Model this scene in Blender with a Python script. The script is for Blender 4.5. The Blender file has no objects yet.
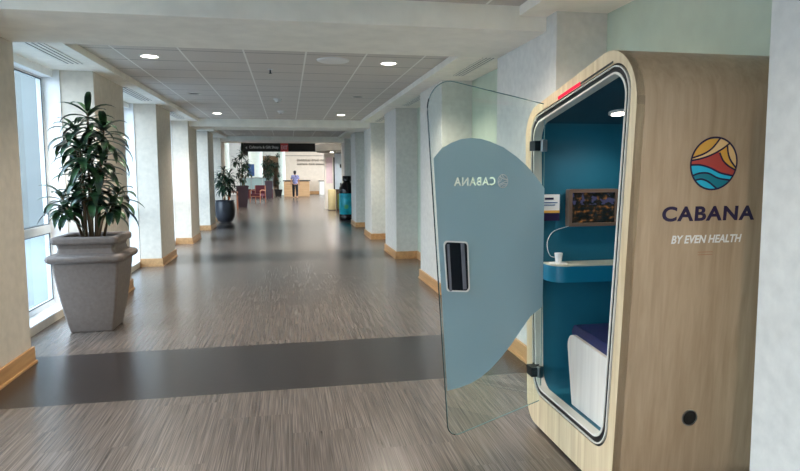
import bpy, bmesh, math, random
from mathutils import Vector, Matrix
random.seed(7)
C = bpy.context.scene.collection
PI = math.pi
H = 1.55
PITCH = 3.37                                    # pillar spacing along the corridor
NEAR = lambda k: 4.25 + PITCH*k
FAR = lambda k: 5.53 + PITCH*k + (.055 if k == -1 else 0)
XL, XLW = -2.09, -2.43                          # left pillar face, inner line of the window wall
XR, XRW = 1.89, 2.28                            # right pillar face, recess wall
ZS, ZT, ZB = 2.68, 2.75, 2.575                  # side soffit, tiled ceiling, underside of beams

# ------------------------------------------------------------------ materials
def lin(c):
    return tuple(((v/255.)/12.92 if v/255. <= .04045 else (((v/255.)+.055)/1.055)**2.4) for v in c) + (1,)
def new_mat(name):
    m = bpy.data.materials.new(name); m.use_nodes = True
    nt = m.node_tree; b = nt.nodes['Principled BSDF']
    return m, nt, b
def mat(name, rgb, rough=.5, metal=0, noise=None, bump=0, coat=0, spec=None, emis=None):
    """noise = (scale xyz, amount) : soft value variation of the base colour"""
    m, nt, b = new_mat(name); N, L = nt.nodes, nt.links
    c = lin(rgb); b.inputs['Base Color'].default_value = c
    b.inputs['Roughness'].default_value = rough; b.inputs['Metallic'].default_value = metal
    b.inputs['Coat Weight'].default_value = coat
    if spec is not None: b.inputs['Specular IOR Level'].default_value = spec
    if emis: b.inputs['Emission Color'].default_value = c; b.inputs['Emission Strength'].default_value = emis
    if noise is None: noise = ((6, 6, 6), .05)
    tc = N.new('ShaderNodeTexCoord'); mp = N.new('ShaderNodeMapping'); mp.inputs['Scale'].default_value = noise[0]
    nz = N.new('ShaderNodeTexNoise'); nz.inputs['Scale'].default_value = 1; nz.inputs['Detail'].default_value = 4
    L.new(tc.outputs['Object'], mp.inputs[0]); L.new(mp.outputs[0], nz.inputs['Vector'])
    rp = N.new('ShaderNodeValToRGB'); a = noise[1]
    rp.color_ramp.elements[0].position = .3; rp.color_ramp.elements[1].position = .7
    rp.color_ramp.elements[0].color = tuple(v*(1-a) for v in c[:3])+(1,)
    rp.color_ramp.elements[1].color = tuple(min(1, v*(1+a)) for v in c[:3])+(1,)
    L.new(nz.outputs['Fac'], rp.inputs[0]); L.new(rp.outputs[0], b.inputs['Base Color'])
    if bump:
        bp = N.new('ShaderNodeBump'); bp.inputs['Strength'].default_value = bump; bp.inputs['Distance'].default_value = .01
        L.new(nz.outputs['Fac'], bp.inputs['Height']); L.new(bp.outputs[0], b.inputs['Normal'])
    return m
def math_node(nt, op, a, b=None, c=None):
    n = nt.nodes.new('ShaderNodeMath'); n.operation = op
    for i, v in enumerate((a, b, c)):
        if v is None: continue
        if isinstance(v, (int, float)): n.inputs[i].default_value = v
        else: nt.links.new(v, n.inputs[i])
    return n.outputs[0]
def mixc(nt, f, a, b, mode='MIX'):
    n = nt.nodes.new('ShaderNodeMix'); n.data_type = 'RGBA'; n.blend_type = mode
    for s, v in ((n.inputs['Factor'], f), (n.inputs['A'], a), (n.inputs['B'], b)):
        if isinstance(v, (int, float, tuple)): s.default_value = v
        else: nt.links.new(v, s)
    return n.outputs['Result']

def floor_mat():
    m, nt, b = new_mat('striated_floor_tile'); N, L = nt.nodes, nt.links
    tc = N.new('ShaderNodeTexCoord'); sx = N.new('ShaderNodeSeparateXYZ'); L.new(tc.outputs['Object'], sx.inputs[0])
    # tiles 0.46 x 0.92 m, each with its own streak offset
    tx = math_node(nt, 'FLOOR', math_node(nt, 'DIVIDE', sx.outputs[0], .46))
    ty = math_node(nt, 'FLOOR', math_node(nt, 'DIVIDE', math_node(nt, 'ADD', sx.outputs[1], math_node(nt, 'MULTIPLY', tx, .31)), .92))
    cell = N.new('ShaderNodeCombineXYZ'); L.new(tx, cell.inputs[0]); L.new(ty, cell.inputs[1])
    wn = N.new('ShaderNodeTexWhiteNoise'); wn.noise_dimensions = '3D'; L.new(cell.outputs[0], wn.inputs['Vector'])
    off = N.new('ShaderNodeVectorMath'); off.operation = 'MULTIPLY_ADD'
    L.new(wn.outputs['Color'], off.inputs[0]); off.inputs[1].default_value = (9, 9, 9); L.new(tc.outputs['Object'], off.inputs[2])
    def streak(sc, det):
        mp = N.new('ShaderNodeMapping'); mp.inputs['Scale'].default_value = sc; L.new(off.outputs[0], mp.inputs[0])
        nz = N.new('ShaderNodeTexNoise'); nz.inputs['Scale'].default_value = 1; nz.inputs['Detail'].default_value = det
        L.new(mp.outputs[0], nz.inputs['Vector']); return nz.outputs['Fac']
    s1, s2 = streak((270, 2.6, 1), 1.5), streak((50, 1.3, 1), 2)
    s = math_node(nt, 'ADD', math_node(nt, 'MULTIPLY', s1, .72), math_node(nt, 'MULTIPLY', s2, .28))
    rp = N.new('ShaderNodeValToRGB'); e = rp.color_ramp.elements
    e[0].position = .36; e[0].color = lin((78, 69, 64)); e[1].position = .66; e[1].color = lin((130, 118, 109))
    mid = rp.color_ramp.elements.new(.5); mid.color = lin((101, 91, 84))
    L.new(s, rp.inputs[0])
    tone = math_node(nt, 'ADD', math_node(nt, 'MULTIPLY', wn.outputs['Value'], .14), .93)
    light = mixc(nt, 1.0, rp.outputs[0], N.new('ShaderNodeCombineColor').outputs[0], 'MULTIPLY')
    cc = nt.nodes[-1] if False else None
    comb = [n for n in N if n.bl_idname == 'ShaderNodeCombineColor'][0]
    for i in range(3): L.new(tone, comb.inputs[i])
    # dark bands crossing the corridor at every second pillar
    y = math_node(nt, 'SUBTRACT', sx.outputs[1], 4.46)
    md = math_node(nt, 'MODULO', math_node(nt, 'ADD', y, 67.4), 6.74)
    band = math_node(nt, 'MULTIPLY', math_node(nt, 'LESS_THAN', md, 1.25), math_node(nt, 'LESS_THAN', sx.outputs[1], 22))
    rd = N.new('ShaderNodeValToRGB'); e = rd.color_ramp.elements
    e[0].position = .3; e[0].color = lin((42, 37, 37)); e[1].position = .7; e[1].color = lin((54, 48, 47))
    L.new(s2, rd.inputs[0])
    col = mixc(nt, band, light, rd.outputs[0])
    L.new(col, b.inputs['Base Color'])
    r = math_node(nt, 'ADD', math_node(nt, 'MULTIPLY', s1, .03), .24); L.new(r, b.inputs['Roughness'])
    b.inputs['Specular IOR Level'].default_value = .8
    return m
def tile_mat():
    m, nt, b = new_mat('acoustic_ceiling_tile'); N, L = nt.nodes, nt.links
    tc = N.new('ShaderNodeTexCoord'); sx = N.new('ShaderNodeSeparateXYZ'); L.new(tc.outputs['Object'], sx.inputs[0])
    def line(v, o, w):
        f = math_node(nt, 'FRACT', math_node(nt, 'DIVIDE', math_node(nt, 'ADD', v, 61+o), .61))
        return math_node(nt, 'LESS_THAN', f, w)
    gx = line(sx.outputs[0], -.20, .03); gy = line(sx.outputs[1], .12, .03)
    nz = N.new('ShaderNodeTexNoise'); nz.inputs['Scale'].default_value = 160; L.new(tc.outputs['Object'], nz.inputs['Vector'])
    rp = N.new('ShaderNodeValToRGB'); e = rp.color_ramp.elements
    e[0].position = .3; e[0].color = lin((196, 189, 182)); e[1].position = .7; e[1].color = lin((218, 212, 205))
    L.new(nz.outputs['Fac'], rp.inputs[0])
    c1 = mixc(nt, gy, rp.outputs[0], lin((128, 124, 120)))
    c2 = mixc(nt, gx, c1, lin((240, 238, 232)))
    L.new(c2, b.inputs['Base Color']); b.inputs['Roughness'].default_value = .85
    return m
def wood_mat(name, dark, light, axis='Z', rough=.4, scale=1.0):
    m, nt, b = new_mat(name); N, L = nt.nodes, nt.links
    tc = N.new('ShaderNodeTexCoord'); mp = N.new('ShaderNodeMapping')
    sc = {'Z': (26, 26, 1.3), 'X': (1.3, 26, 26), 'Y': (26, 1.3, 26)}[axis]
    mp.inputs['Scale'].default_value = tuple(v*scale for v in sc); L.new(tc.outputs['Object'], mp.inputs[0])
    nz = N.new('ShaderNodeTexNoise'); nz.inputs['Scale'].default_value = 1; nz.inputs['Detail'].default_value = 6; nz.inputs['Roughness'].default_value = .6
    nz.inputs['Distortion'].default_value = .4
    L.new(mp.outputs[0], nz.inputs['Vector'])
    n2 = N.new('ShaderNodeTexNoise'); n2.inputs['Scale'].default_value = 1.6; L.new(tc.outputs['Object'], n2.inputs['Vector'])
    f = math_node(nt, 'ADD', math_node(nt, 'MULTIPLY', nz.outputs['Fac'], .8), math_node(nt, 'MULTIPLY', n2.outputs['Fac'], .2))
    rp = N.new('ShaderNodeValToRGB'); e = rp.color_ramp.elements
    e[0].position = .34; e[0].color = lin(dark); e[1].position = .64; e[1].color = lin(light)
    L.new(f, rp.inputs[0]); L.new(rp.outputs[0], b.inputs['Base Color']); b.inputs['Roughness'].default_value = rough
    return m
def glass_mat(name, tint, ior=1.45, rough=.01):
    m = bpy.data.materials.new(name); m.use_nodes = True; nt = m.node_tree; nt.nodes.clear(); N, L = nt.nodes, nt.links
    out = N.new('ShaderNodeOutputMaterial'); mx = N.new('ShaderNodeMixShader'); tr = N.new('ShaderNodeBsdfTransparent'); gl = N.new('ShaderNodeBsdfGlossy')
    fr = N.new('ShaderNodeFresnel'); fr.inputs['IOR'].default_value = ior
    tr.inputs['Color'].default_value = tint; gl.inputs['Roughness'].default_value = rough
    ge = N.new('ShaderNodeNewGeometry'); L.new(math_node(nt, 'MULTIPLY', fr.outputs[0], math_node(nt, 'SUBTRACT', 1.0, ge.outputs['Backfacing'])), mx.inputs[0])
    L.new(tr.outputs[0], mx.inputs[1]); L.new(gl.outputs[0], mx.inputs[2]); L.new(mx.outputs[0], out.inputs[0])
    return m
def frosted_mat(name, rgb, clear=.12):
    m = bpy.data.materials.new(name); m.use_nodes = True; nt = m.node_tree; nt.nodes.clear(); N, L = nt.nodes, nt.links
    out = N.new('ShaderNodeOutputMaterial'); d = N.new('ShaderNodeBsdfDiffuse'); t = N.new('ShaderNodeBsdfTranslucent'); p = N.new('ShaderNodeBsdfTransparent')
    d.inputs['Color'].default_value = lin(rgb); t.inputs['Color'].default_value = lin(rgb)
    a = N.new('ShaderNodeMixShader'); a.inputs[0].default_value = .5; L.new(d.outputs[0], a.inputs[1]); L.new(t.outputs[0], a.inputs[2])
    b = N.new('ShaderNodeMixShader'); b.inputs[0].default_value = clear; L.new(a.outputs[0], b.inputs[1]); L.new(p.outputs[0], b.inputs[2])
    L.new(b.outputs[0], out.inputs[0]); return m
def emit_mat(name, rgb, s):
    m = bpy.data.materials.new(name); m.use_nodes = True; nt = m.node_tree; nt.nodes.clear()
    o = nt.nodes.new('ShaderNodeOutputMaterial'); e = nt.nodes.new('ShaderNodeEmission'); e.inputs[0].default_value = lin(rgb); e.inputs[1].default_value = s
    nt.links.new(e.outputs[0], o.inputs[0]); return m

M = dict(
 floor=floor_mat(), tile=tile_mat(),
 paper=mat('mottled_wallcovering', (216, 206, 192), .75, noise=((14, 14, 14), .06), bump=.15),
 paper_r=mat('mottled_wallcovering_pale', (212, 210, 204), .75, noise=((16, 16, 16), .07), bump=.2),
 green=mat('pale_green_paint', (190, 202, 184), .7),
 soffit=mat('soffit_paint', (248, 243, 232), .8), beam=mat('beam_paint', (244, 241, 230), .8),
 trimwhite=mat('white_trim', (236, 234, 228), .5),
 base=wood_mat('baseboard_oak', (176, 130, 84), (208, 162, 112), 'Y', .4, .6),
 frame=mat('white_window_aluminium', (226, 230, 232), .4), framedark=mat('window_gasket', (60, 66, 70), .5),
 glass=glass_mat('window_glass', (.93, .96, .97, 1), 1.3), doorglass=glass_mat('door_glass', (.94, .98, .97, 1), 1.45),
 edge=mat('glass_edge', (120, 150, 150), .15), edgedark=mat('dark_glass_edge', (40, 52, 56), .2),
 film=frosted_mat('frosted_film', (170, 196, 207), .20),
 vent=mat('dark_slot', (30, 28, 26), .7), ventlight=mat('slot_bars', (238, 234, 226), .5),
 lamp=emit_mat('downlight_glow', (255, 250, 240), 9), lampoff=mat('unlit_downlight', (20, 16, 14), .5), ring=mat('downlight_ring', (225, 222, 216), .4),
 plastic=mat('white_plastic', (232, 232, 230), .4),
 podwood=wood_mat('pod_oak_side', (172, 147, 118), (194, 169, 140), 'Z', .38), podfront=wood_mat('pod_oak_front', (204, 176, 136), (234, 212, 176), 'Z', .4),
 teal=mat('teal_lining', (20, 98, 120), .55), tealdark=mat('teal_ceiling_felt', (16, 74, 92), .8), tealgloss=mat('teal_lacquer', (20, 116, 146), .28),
 black=mat('black_rubber', (18, 18, 20), .45), cream=mat('cream_lip', (226, 220, 208), .35), red=emit_mat('red_indicator', (232, 44, 66), .9),
 metal=mat('brushed_steel', (170, 172, 174), .3, 1), darkmetal=mat('dark_steel', (50, 54, 60), .35, .8), navy=mat('navy_leather', (28, 32, 76), .38, noise=((9, 9, 9), .2)),
 benchwood=wood_mat('bench_pale_ash', (214, 202, 190), (232, 222, 210), 'Z', .4, .7), desktop=mat('desk_top_beige', (196, 196, 176), .35),
 ink=mat('navy_ink', (34, 22, 62), .5), white=mat('white_print', (240, 238, 234), .5),
 gold=mat('logo_gold', (228, 172, 74), .5), pale=mat('logo_sand', (238, 200, 140), .5), brick=mat('logo_brick', (186, 74, 66), .5),
 sky=mat('logo_sky', (44, 190, 222), .5), sea=mat('logo_sea', (24, 128, 146), .5),
 stone=mat('grey_cast_stone', (114, 104, 98), .7, noise=((30, 30, 30), .1), bump=.2), soil=mat('potting_soil', (38, 28, 22), .95, noise=((40, 40, 40), .4), bump=.6),
 cane=mat('plant_cane', (96, 78, 56), .8, noise=((40, 40, 12), .2)),
 darkpot=mat('charcoal_pot', (56, 58, 66), .35), plumpot=mat('plum_brown_planter', (62, 50, 60), .4), blackpot=mat('black_pot', (24, 24, 26), .4),
 maroon=mat('maroon_upholstery', (96, 30, 44), .7), chairwood=mat('chair_wood', (172, 108, 74), .4),
 deskwood=wood_mat('desk_maple', (196, 150, 104), (222, 180, 134), 'X', .4), desktopdark=mat('desk_dark_counter', (58, 48, 44), .3),
 beige=mat('beige_wall', (222, 206, 188), .8), letters=mat('wall_letters', (140, 126, 112), .5), atr=mat('atrium_white', (236, 232, 224), .8), greenwhite=mat('round_column_paint', (222, 232, 222), .6),
 signblack=mat('black_sign', (14, 14, 16), .35), signred=mat('red_sign', (200, 70, 70), .5), signink=mat('sign_letters', (200, 204, 204), .5),
 brass=mat('brushed_brass', (222, 208, 160), .4, .3), brown=mat('dark_brown_laminate', (84, 66, 50), .4), greenpanel=mat('green_panel', (96, 120, 58), .5),
 bottle=mat('black_bottle_plastic', (16, 16, 24), .22), label=mat('turquoise_label', (30, 176, 196), .35, noise=((9, 9, 5), .35)), labelgreen=mat('label_green', (90, 190, 130), .4), bluecap=mat('blue_base', (24, 60, 110), .3),
 facade=mat('grey_blue_concrete', (92, 96, 94), .85, noise=((.8, .8, .5), .12)), facadewin=mat('facade_window', (50, 64, 74), .25), ground=mat('pale_paving', (120, 126, 130), .85, noise=((1, 1, 1), .06)),
 skin=mat('skin', (176, 128, 104), .6), shirt=mat('white_blue_print', (124, 124, 164), .8, noise=((22, 22, 22), .95)), trousers=mat('black_trousers', (22, 22, 28), .8), hair=mat('dark_hair', (34, 26, 24), .6),
 noticepink=mat('notice_paper', (226, 204, 214), .6), doorpanel=mat('pale_blue_door', (190, 206, 220), .4), disc=mat('canopy_grey', (118, 116, 110), .6), bluepanel=mat('blue_poster', (60, 96, 150), .5),
 reveal=mat('white_reveal', (250, 251, 252), .5), pullgrey=mat('grey_pull', (120, 122, 134), .4), frost2=frosted_mat('railing_glass', (190, 214, 214), .35), tvwood=mat('monitor_surround', (112, 92, 78), .45), ceil2=mat('atrium_ceiling', (214, 210, 202), .8),
)
def leaf_mat(name, rgb, rgb2):
    m, nt, b = new_mat(name); N, L = nt.nodes, nt.links
    tc = N.new('ShaderNodeTexCoord'); nz = N.new('ShaderNodeTexNoise'); nz.inputs['Scale'].default_value = 9; L.new(tc.outputs['Object'], nz.inputs['Vector'])
    rp = N.new('ShaderNodeValToRGB'); e = rp.color_ramp.elements; e[0].position = .38; e[1].position = .64
    e[0].color = lin(rgb); e[1].color = lin(rgb2); L.new(nz.outputs['Fac'], rp.inputs[0]); L.new(rp.outputs[0], b.inputs['Base Color'])
    b.inputs['Roughness'].default_value = .33; return m
M['leaf'] = leaf_mat('dracaena_leaf', (14, 34, 26), (54, 90, 52)); M['leaf2'] = leaf_mat('dark_leaf', (20, 40, 32), (44, 74, 50))
def screen_mat():
    m, nt, b = new_mat('monitor_picture'); N, L = nt.nodes, nt.links
    tc = N.new('ShaderNodeTexCoord'); sx = N.new('ShaderNodeSeparateXYZ'); L.new(tc.outputs['Generated'], sx.inputs[0])
    nz = N.new('ShaderNodeTexNoise'); nz.inputs['Scale'].default_value = 7; nz.inputs['Detail'].default_value = 6; L.new(tc.outputs['Generated'], nz.inputs['Vector'])
    rp = N.new('ShaderNodeValToRGB'); e = rp.color_ramp.elements
    e[0].position = .42; e[0].color = (0.006, .008, .006, 1); e[1].position = .72; e[1].color = lin((190, 128, 70))
    x = e.new(.56); x.color = lin((56, 44, 28)); L.new(nz.outputs['Fac'], rp.inputs[0])
    n2 = N.new('ShaderNodeTexNoise'); n2.inputs['Scale'].default_value = 5; L.new(tc.outputs['Generated'], n2.inputs['Vector'])
    up = math_node(nt, 'MULTIPLY', math_node(nt, 'GREATER_THAN', sx.outputs[2], .6), math_node(nt, 'GREATER_THAN', n2.outputs['Fac'], .52))
    col = mixc(nt, up, rp.outputs[0], lin((84, 84, 120)))
    b.inputs['Base Color'].default_value = (.01, .01, .01, 1); b.inputs['Roughness'].default_value = .12
    L.new(col, b.inputs['Emission Color']); b.inputs['Emission Strength'].default_value = .2
    return m
M['screen'] = screen_mat()

# ------------------------------------------------------------------ mesh helpers
def V(*a): return Vector(a)
def box(bm, x0, x1, y0, y1, z0, z1, mi=0):
    vs = [bm.verts.new((x, y, z)) for x in (x0, x1) for y in (y0, y1) for z in (z0, z1)]
    for f in ((0, 1, 3, 2), (4, 6, 7, 5), (0, 4, 5, 1), (2, 3, 7, 6), (0, 2, 6, 4), (1, 5, 7, 3)):
        bm.faces.new([vs[i] for i in f]).material_index = mi
    return bm
def obj(name, bm, m, parent=None, smooth=False, bevel=0):
    bmesh.ops.recalc_face_normals(bm, faces=bm.faces[:])
    me = bpy.data.meshes.new(name); bm.to_mesh(me); bm.free()
    for x in (m if isinstance(m, list) else [m]): me.materials.append(M[x] if isinstance(x, str) else x)
    o = bpy.data.objects.new(name, me); C.objects.link(o)
    if smooth:
        for p in me.polygons: p.use_smooth = True
        if smooth == 'auto':
            md = o.modifiers.new('edges', 'EDGE_SPLIT'); md.split_angle = math.radians(40)
    if bevel:
        md = o.modifiers.new('bevel', 'BEVEL'); md.width = bevel; md.segments = 2; md.limit_method = 'ANGLE'
    if parent: o.parent = parent; o.matrix_parent_inverse = Matrix.Translation(-parent.location) if parent.type == 'EMPTY' else Matrix.Identity(4)
    return o
def tag(o, label, cat, group=None, kind=None):
    o['label'] = label; o['category'] = cat
    if group: o['group'] = group
    if kind: o['kind'] = kind
    return o
def thing(name, label, cat, loc=(0, 0, 0), group=None):
    o = bpy.data.objects.new(name, None); C.objects.link(o); o.location = loc; o.empty_display_size = .1
    return tag(o, label, cat, group)
def struct(name, bm, m, label, smooth=False, bevel=0):
    o = obj(name, bm, m, None, smooth, bevel); o['kind'] = 'structure'; o['label'] = label; o['category'] = name.split('_')[0]
    return o
def rpoly(corners, n=8):
    """corners (a, b, r) -> rounded closed polygon"""
    out = []; k = len(corners)
    for i in range(k):
        p = Vector(corners[i][:2]); r = corners[i][2]; a = Vector(corners[i-1][:2]); b = Vector(corners[(i+1) % k][:2])
        da, db = (a-p).normalized(), (b-p).normalized()
        if r <= 0: out.append(tuple(p)); continue
        ang = da.angle(db); d = r/math.tan(ang/2); p0, p1 = p+da*d, p+db*d
        cdir = (da+db).normalized(); c = p+cdir*(r/math.sin(ang/2))
        a0 = math.atan2(*(p0-c).yx); a1 = math.atan2(*(p1-c).yx); dl = (a1-a0+PI) % (2*PI)-PI
        for j in range(n+1):
            t = a0+dl*j/n; out.append((c.x+r*math.cos(t), c.y+r*math.sin(t)))
    return out
def prism(bm, pts, f0, f1, cap0=True, cap1=True, mi=0):
    """extrude polygon: f0, f1 map (a,b) to 3-D"""
    A = [bm.verts.new(f0(*p)) for p in pts]; B = [bm.verts.new(f1(*p)) for p in pts]; n = len(pts)
    for i in range(n): bm.faces.new((A[i], A[(i+1) % n], B[(i+1) % n], B[i])).material_index = mi
    if cap0: bm.faces.new(A[::-1]).material_index = mi
    if cap1: bm.faces.new(B).material_index = mi
    return A, B
def ring(bm, outer, inner, f0, f1, mi=0, back=True):
    """closed band between two polygons with equal point counts, thickness f0..f1"""
    n = len(outer)
    a = [bm.verts.new(f0(*p)) for p in outer]; b = [bm.verts.new(f0(*p)) for p in inner]
    c = [bm.verts.new(f1(*p)) for p in outer]; d = [bm.verts.new(f1(*p)) for p in inner]
    for i in range(n):
        j = (i+1) % n
        for q in ((a[i], a[j], b[j], b[i]), (a[i], a[j], c[j], c[i]), (b[i], b[j], d[j], d[i])) + (((c[i], c[j], d[j], d[i]),) if back else ()):
            bm.faces.new(q).material_index = mi
def lathe(bm, prof, cx, cy, n=32, z0=0, mi=0, caps=True):
    rows = []
    for r, z in prof:
        rows.append([bm.verts.new((cx+r*math.cos(2*PI*i/n), cy+r*math.sin(2*PI*i/n), z0+z)) for i in range(n)])
    for a, b in zip(rows, rows[1:]):
        for i in range(n): bm.faces.new((a[i], a[(i+1) % n], b[(i+1) % n], b[i])).material_index = mi
    if caps: bm.faces.new(rows[0][::-1]).material_index = mi; bm.faces.new(rows[-1]).material_index = mi
def sqlathe(bm, prof, cx, cy, rot=0, z0=0, ch=.0, mi=0):
    """square rings (half-width, z) stacked; ch = share of the corner cut"""
    rows = []
    for h, z in prof:
        if ch: pts = [(h, -h*(1-ch)), (h, h*(1-ch)), (h*(1-ch), h), (-h*(1-ch), h), (-h, h*(1-ch)), (-h, -h*(1-ch)), (-h*(1-ch), -h), (h*(1-ch), -h)]
        else: pts = [(h, -h), (h, h), (-h, h), (-h, -h)]
        rows.append([bm.verts.new((cx+x*math.cos(rot)-y*math.sin(rot), cy+x*math.sin(rot)+y*math.cos(rot), z0+z)) for x, y in pts])
    n = len(rows[0])
    for a, b in zip(rows, rows[1:]):
        for i in range(n): bm.faces.new((a[i], a[(i+1) % n], b[(i+1) % n], b[i])).material_index = mi
    bm.faces.new(rows[0][::-1]); bm.faces.new(rows[-1])
def tube(bm, pts, rad, n=8, mi=0):
    pts = [Vector(p) for p in pts]; rows = []
    for i, p in enumerate(pts):
        t = (pts[min(i+1, len(pts)-1)]-pts[max(i-1, 0)]).normalized()
        u = t.cross(Vector((0, 0, 1))); u = u.normalized() if u.length > .05 else t.cross(Vector((0, 1, 0))).normalized()
        w = t.cross(u); r = rad[i] if isinstance(rad, (list, tuple)) else rad
        rows.append([bm.verts.new(p+(u*math.cos(2*PI*k/n)+w*math.sin(2*PI*k/n))*r) for k in range(n)])
    for a, b in zip(rows, rows[1:]):
        for i in range(n): bm.faces.new((a[i], a[(i+1) % n], b[(i+1) % n], b[i])).material_index = mi
    bm.faces.new(rows[0][::-1]).material_index = mi; bm.faces.new(rows[-1]).material_index = mi
B = bmesh.new
def text_mesh(s, width, height, bold=.0, shear=0, spacing=1.0, extr=.0005):
    """bmesh of text in the xy plane, scaled to width x cap height, lower left corner at 0,0"""
    cu = bpy.data.curves.new('txt', 'FONT'); cu.body = s; cu.offset = bold; cu.shear = shear; cu.space_character = spacing; cu.extrude = .02
    o = bpy.data.objects.new('txt', cu); C.objects.link(o); dg = bpy.context.evaluated_depsgraph_get()
    me = bpy.data.meshes.new_from_object(o.evaluated_get(dg)); bm = bmesh.new(); bm.from_mesh(me)
    bpy.data.objects.remove(o); bpy.data.curves.remove(cu); bpy.data.meshes.remove(me)
    xs = [v.co.x for v in bm.verts]; ys = [v.co.y for v in bm.verts]; x0, y0 = min(xs), min(ys); sx, sy = width/(max(xs)-x0), height/(max(ys)-y0)
    for v in bm.verts: v.co = Vector(((v.co.x-x0)*sx, (v.co.y-y0)*sy, v.co.z/.02*extr))
    return bm
def xform(bm, f):
    for v in bm.verts: v.co = Vector(f(*v.co))
    return bm

# ------------------------------------------------------------------ setting
Y0, YE = -5.6, NEAR(5)
struct('floor', box(box(B(), -2.78, 9, Y0, 22.5, -.1, 0), -12, 9, 22.5, 90, -.1, 0), 'floor', 'grey-brown striated tile floor crossed by dark bands')
struct('ceiling', box(B(), -1.895, 1.68, Y0, 22.4, ZT, ZT+.1), 'tile', 'grey acoustic tile ceiling over the corridor')
bm = B(); box(bm, -2.9, -1.895, Y0, 22.4, ZS, ZT+.2); struct('trim_1', bm, 'soffit', 'lowered plain soffit along the window side')
bm = B(); box(bm, 1.68, 2.5, Y0, 22.4, ZS, ZT+.2); struct('trim_2', bm, 'soffit', 'lowered plain soffit along the right side')
for i, (k, nm) in enumerate(((-3, 'farthest behind'), (0, 'nearest'), (3, 'second'), (5, 'last'))):
    bm = B(); box(bm, XL-.34+.002, XR+.38, NEAR(k)+.18, (FAR(k)-.02) if k < 5 else 22.4, ZB, ZT+.15); struct('trim_%d' % (i+3), bm, 'beam', 'wide cross beam under the ceiling, '+nm+' one')
# wall piers and sills of the window side
bm = B()
for k in range(-3, 6): box(bm, -2.67, XLW, NEAR(k), FAR(k) if k < 5 else 22.4, 0, ZS+.05)
for k in range(-3, 5): box(bm, -2.67, XLW, FAR(k), NEAR(k+1), -.05, .08)
box(bm, -2.78, XLW, Y0, NEAR(-3), 0, ZS+.05)
struct('wall_left', bm, 'paper', 'window wall with cream piers and low sills')
bm = B(); box(bm, XRW, XRW+.15, Y0, 22.4, 0, ZS+.05); struct('wall_right', bm, 'green', 'pale green recessed wall between the right pillars')
bm = B(); box(bm, -2.8, 2.5, Y0-.15, Y0, 0, 3); struct('wall_back', bm, 'paper', 'cream wall added behind the viewer to stop light leaking in')  # unseen wall, added to close the corridor against leaking light
bm = B()
for k in range(-3, 5):
    if k == -1: continue
    box(bm, XRW-.018, XRW, FAR(k), NEAR(k+1), 0, .14)
struct('baseboard_right', bm, 'base', 'light wood baseboard in the right recesses')
# windows
for i, k in enumerate(range(-3, 5)):
    a, b = FAR(k), NEAR(k+1); x0, x1 = -2.66, -2.60
    bm = B(); box(bm, x0, x1, a, b, .08, .15); box(bm, x0, x1, a, b, 2.58, ZS+.02); box(bm, x0, x1, a, a+.06, .15, 2.58); box(bm, x0, x1, b-.045, b, .15, 2.58)
    box(bm, x0, x1+.01, a+.06, b-.045, .90, .99)
    w = struct('window_%d' % (i+1), bm, 'frame', 'tall white-framed corridor window with a low crossbar', bevel=.004)
    bm = B()
    for (z0, z1) in ((.15, .90), (.99, 2.58)):
        for (p, q, r, s) in ((a+.06, b-.045, z0, z0+.012), (a+.06, b-.045, z1-.012, z1), (a+.06, a+.072, z0, z1), (b-.057, b-.045, z0, z1)): box(bm, x1-.012, x1-.004, p, q, r, s)
    obj('gasket', bm, 'framedark', w)
    bm = B(); box(bm, -2.60, -2.433, b-.012, b, .08, ZS); box(bm, -2.60, -2.433, a, a+.012, .08, ZS); box(bm, -2.60, -2.433, a+.012, b-.012, .08, .092); box(bm, -2.60, -2.50, a+.012, b-.012, 2.60, ZS); obj('reveal', bm, 'reveal', w)
    for (z0, z1) in ((.15, .90), (.99, 2.58)):
        bm = B(); box(bm, -2.632, -2.626, a+.06, b-.045, z0, z1); obj('pane', bm, 'glass', w)
# pillars (each a thing, with its baseboard)
def pillar(x0, x1, k, m, label, side):
    t = thing('pillar', label, 'pillar', ((x0+x1)/2, NEAR(k), 0), 'wallpapered pillars on the %s side' % side)
    bm = B(); box(bm, x0, x1, NEAR(k), FAR(k), 0, ZS if k not in (0, 3, 5, -3) else ZT); obj('shaft', bm, m, t, bevel=.004)
    bm = B(); e = .02
    xo = x1+e if side == 'window' else x0-e
    lo, hi = (x0, xo) if side == 'window' else (xo, x1)
    for z0, z1, e2 in ((0, .02, .012), (.02, .135, 0)):
        l, h = (lo, hi+e2) if side == 'window' else (lo-e2, hi)
        box(bm, l, h, NEAR(k)-e-e2, FAR(k)+e+e2, z0, z1)
    obj('baseboard', bm, 'base', t, bevel=.003)
Lbl = {-1: 'cream pillar on the window side, out in the foreground', 0: 'cream pillar at the left edge of the picture, nearest of the window side', 1: 'cream pillar rising directly behind the big square planter',
 2: 'cream window-side pillar just past the big planter, fully in view', 3: 'window-side pillar under the second cross beam', 4: 'window-side pillar nearest the round charcoal pot, hallway side of the second beam', 5: 'farthest window-side pillar, behind the round charcoal pot'}
Rbl = {-1: 'mottled pale pillar at the right edge of the picture, before the wooden pod', 0: 'mottled pillar rising behind the open glass pod door and pod top', 1: 'right-side pillar seen through the clear upper corner of the glass door',
 2: 'right-side pillar just left of the glass door', 3: 'right-side pillar under the second cross beam', 4: 'right-side pillar next to the giant bottle bin', 5: 'farthest right-side pillar, behind the giant bottle bin'}
for k in range(0, 6): pillar(XLW, XL, k, 'paper', Lbl[k], 'window')
for k in range(-1, 6): pillar(XR, XRW, k, 'paper_r', Rbl[k], 'right')
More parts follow.
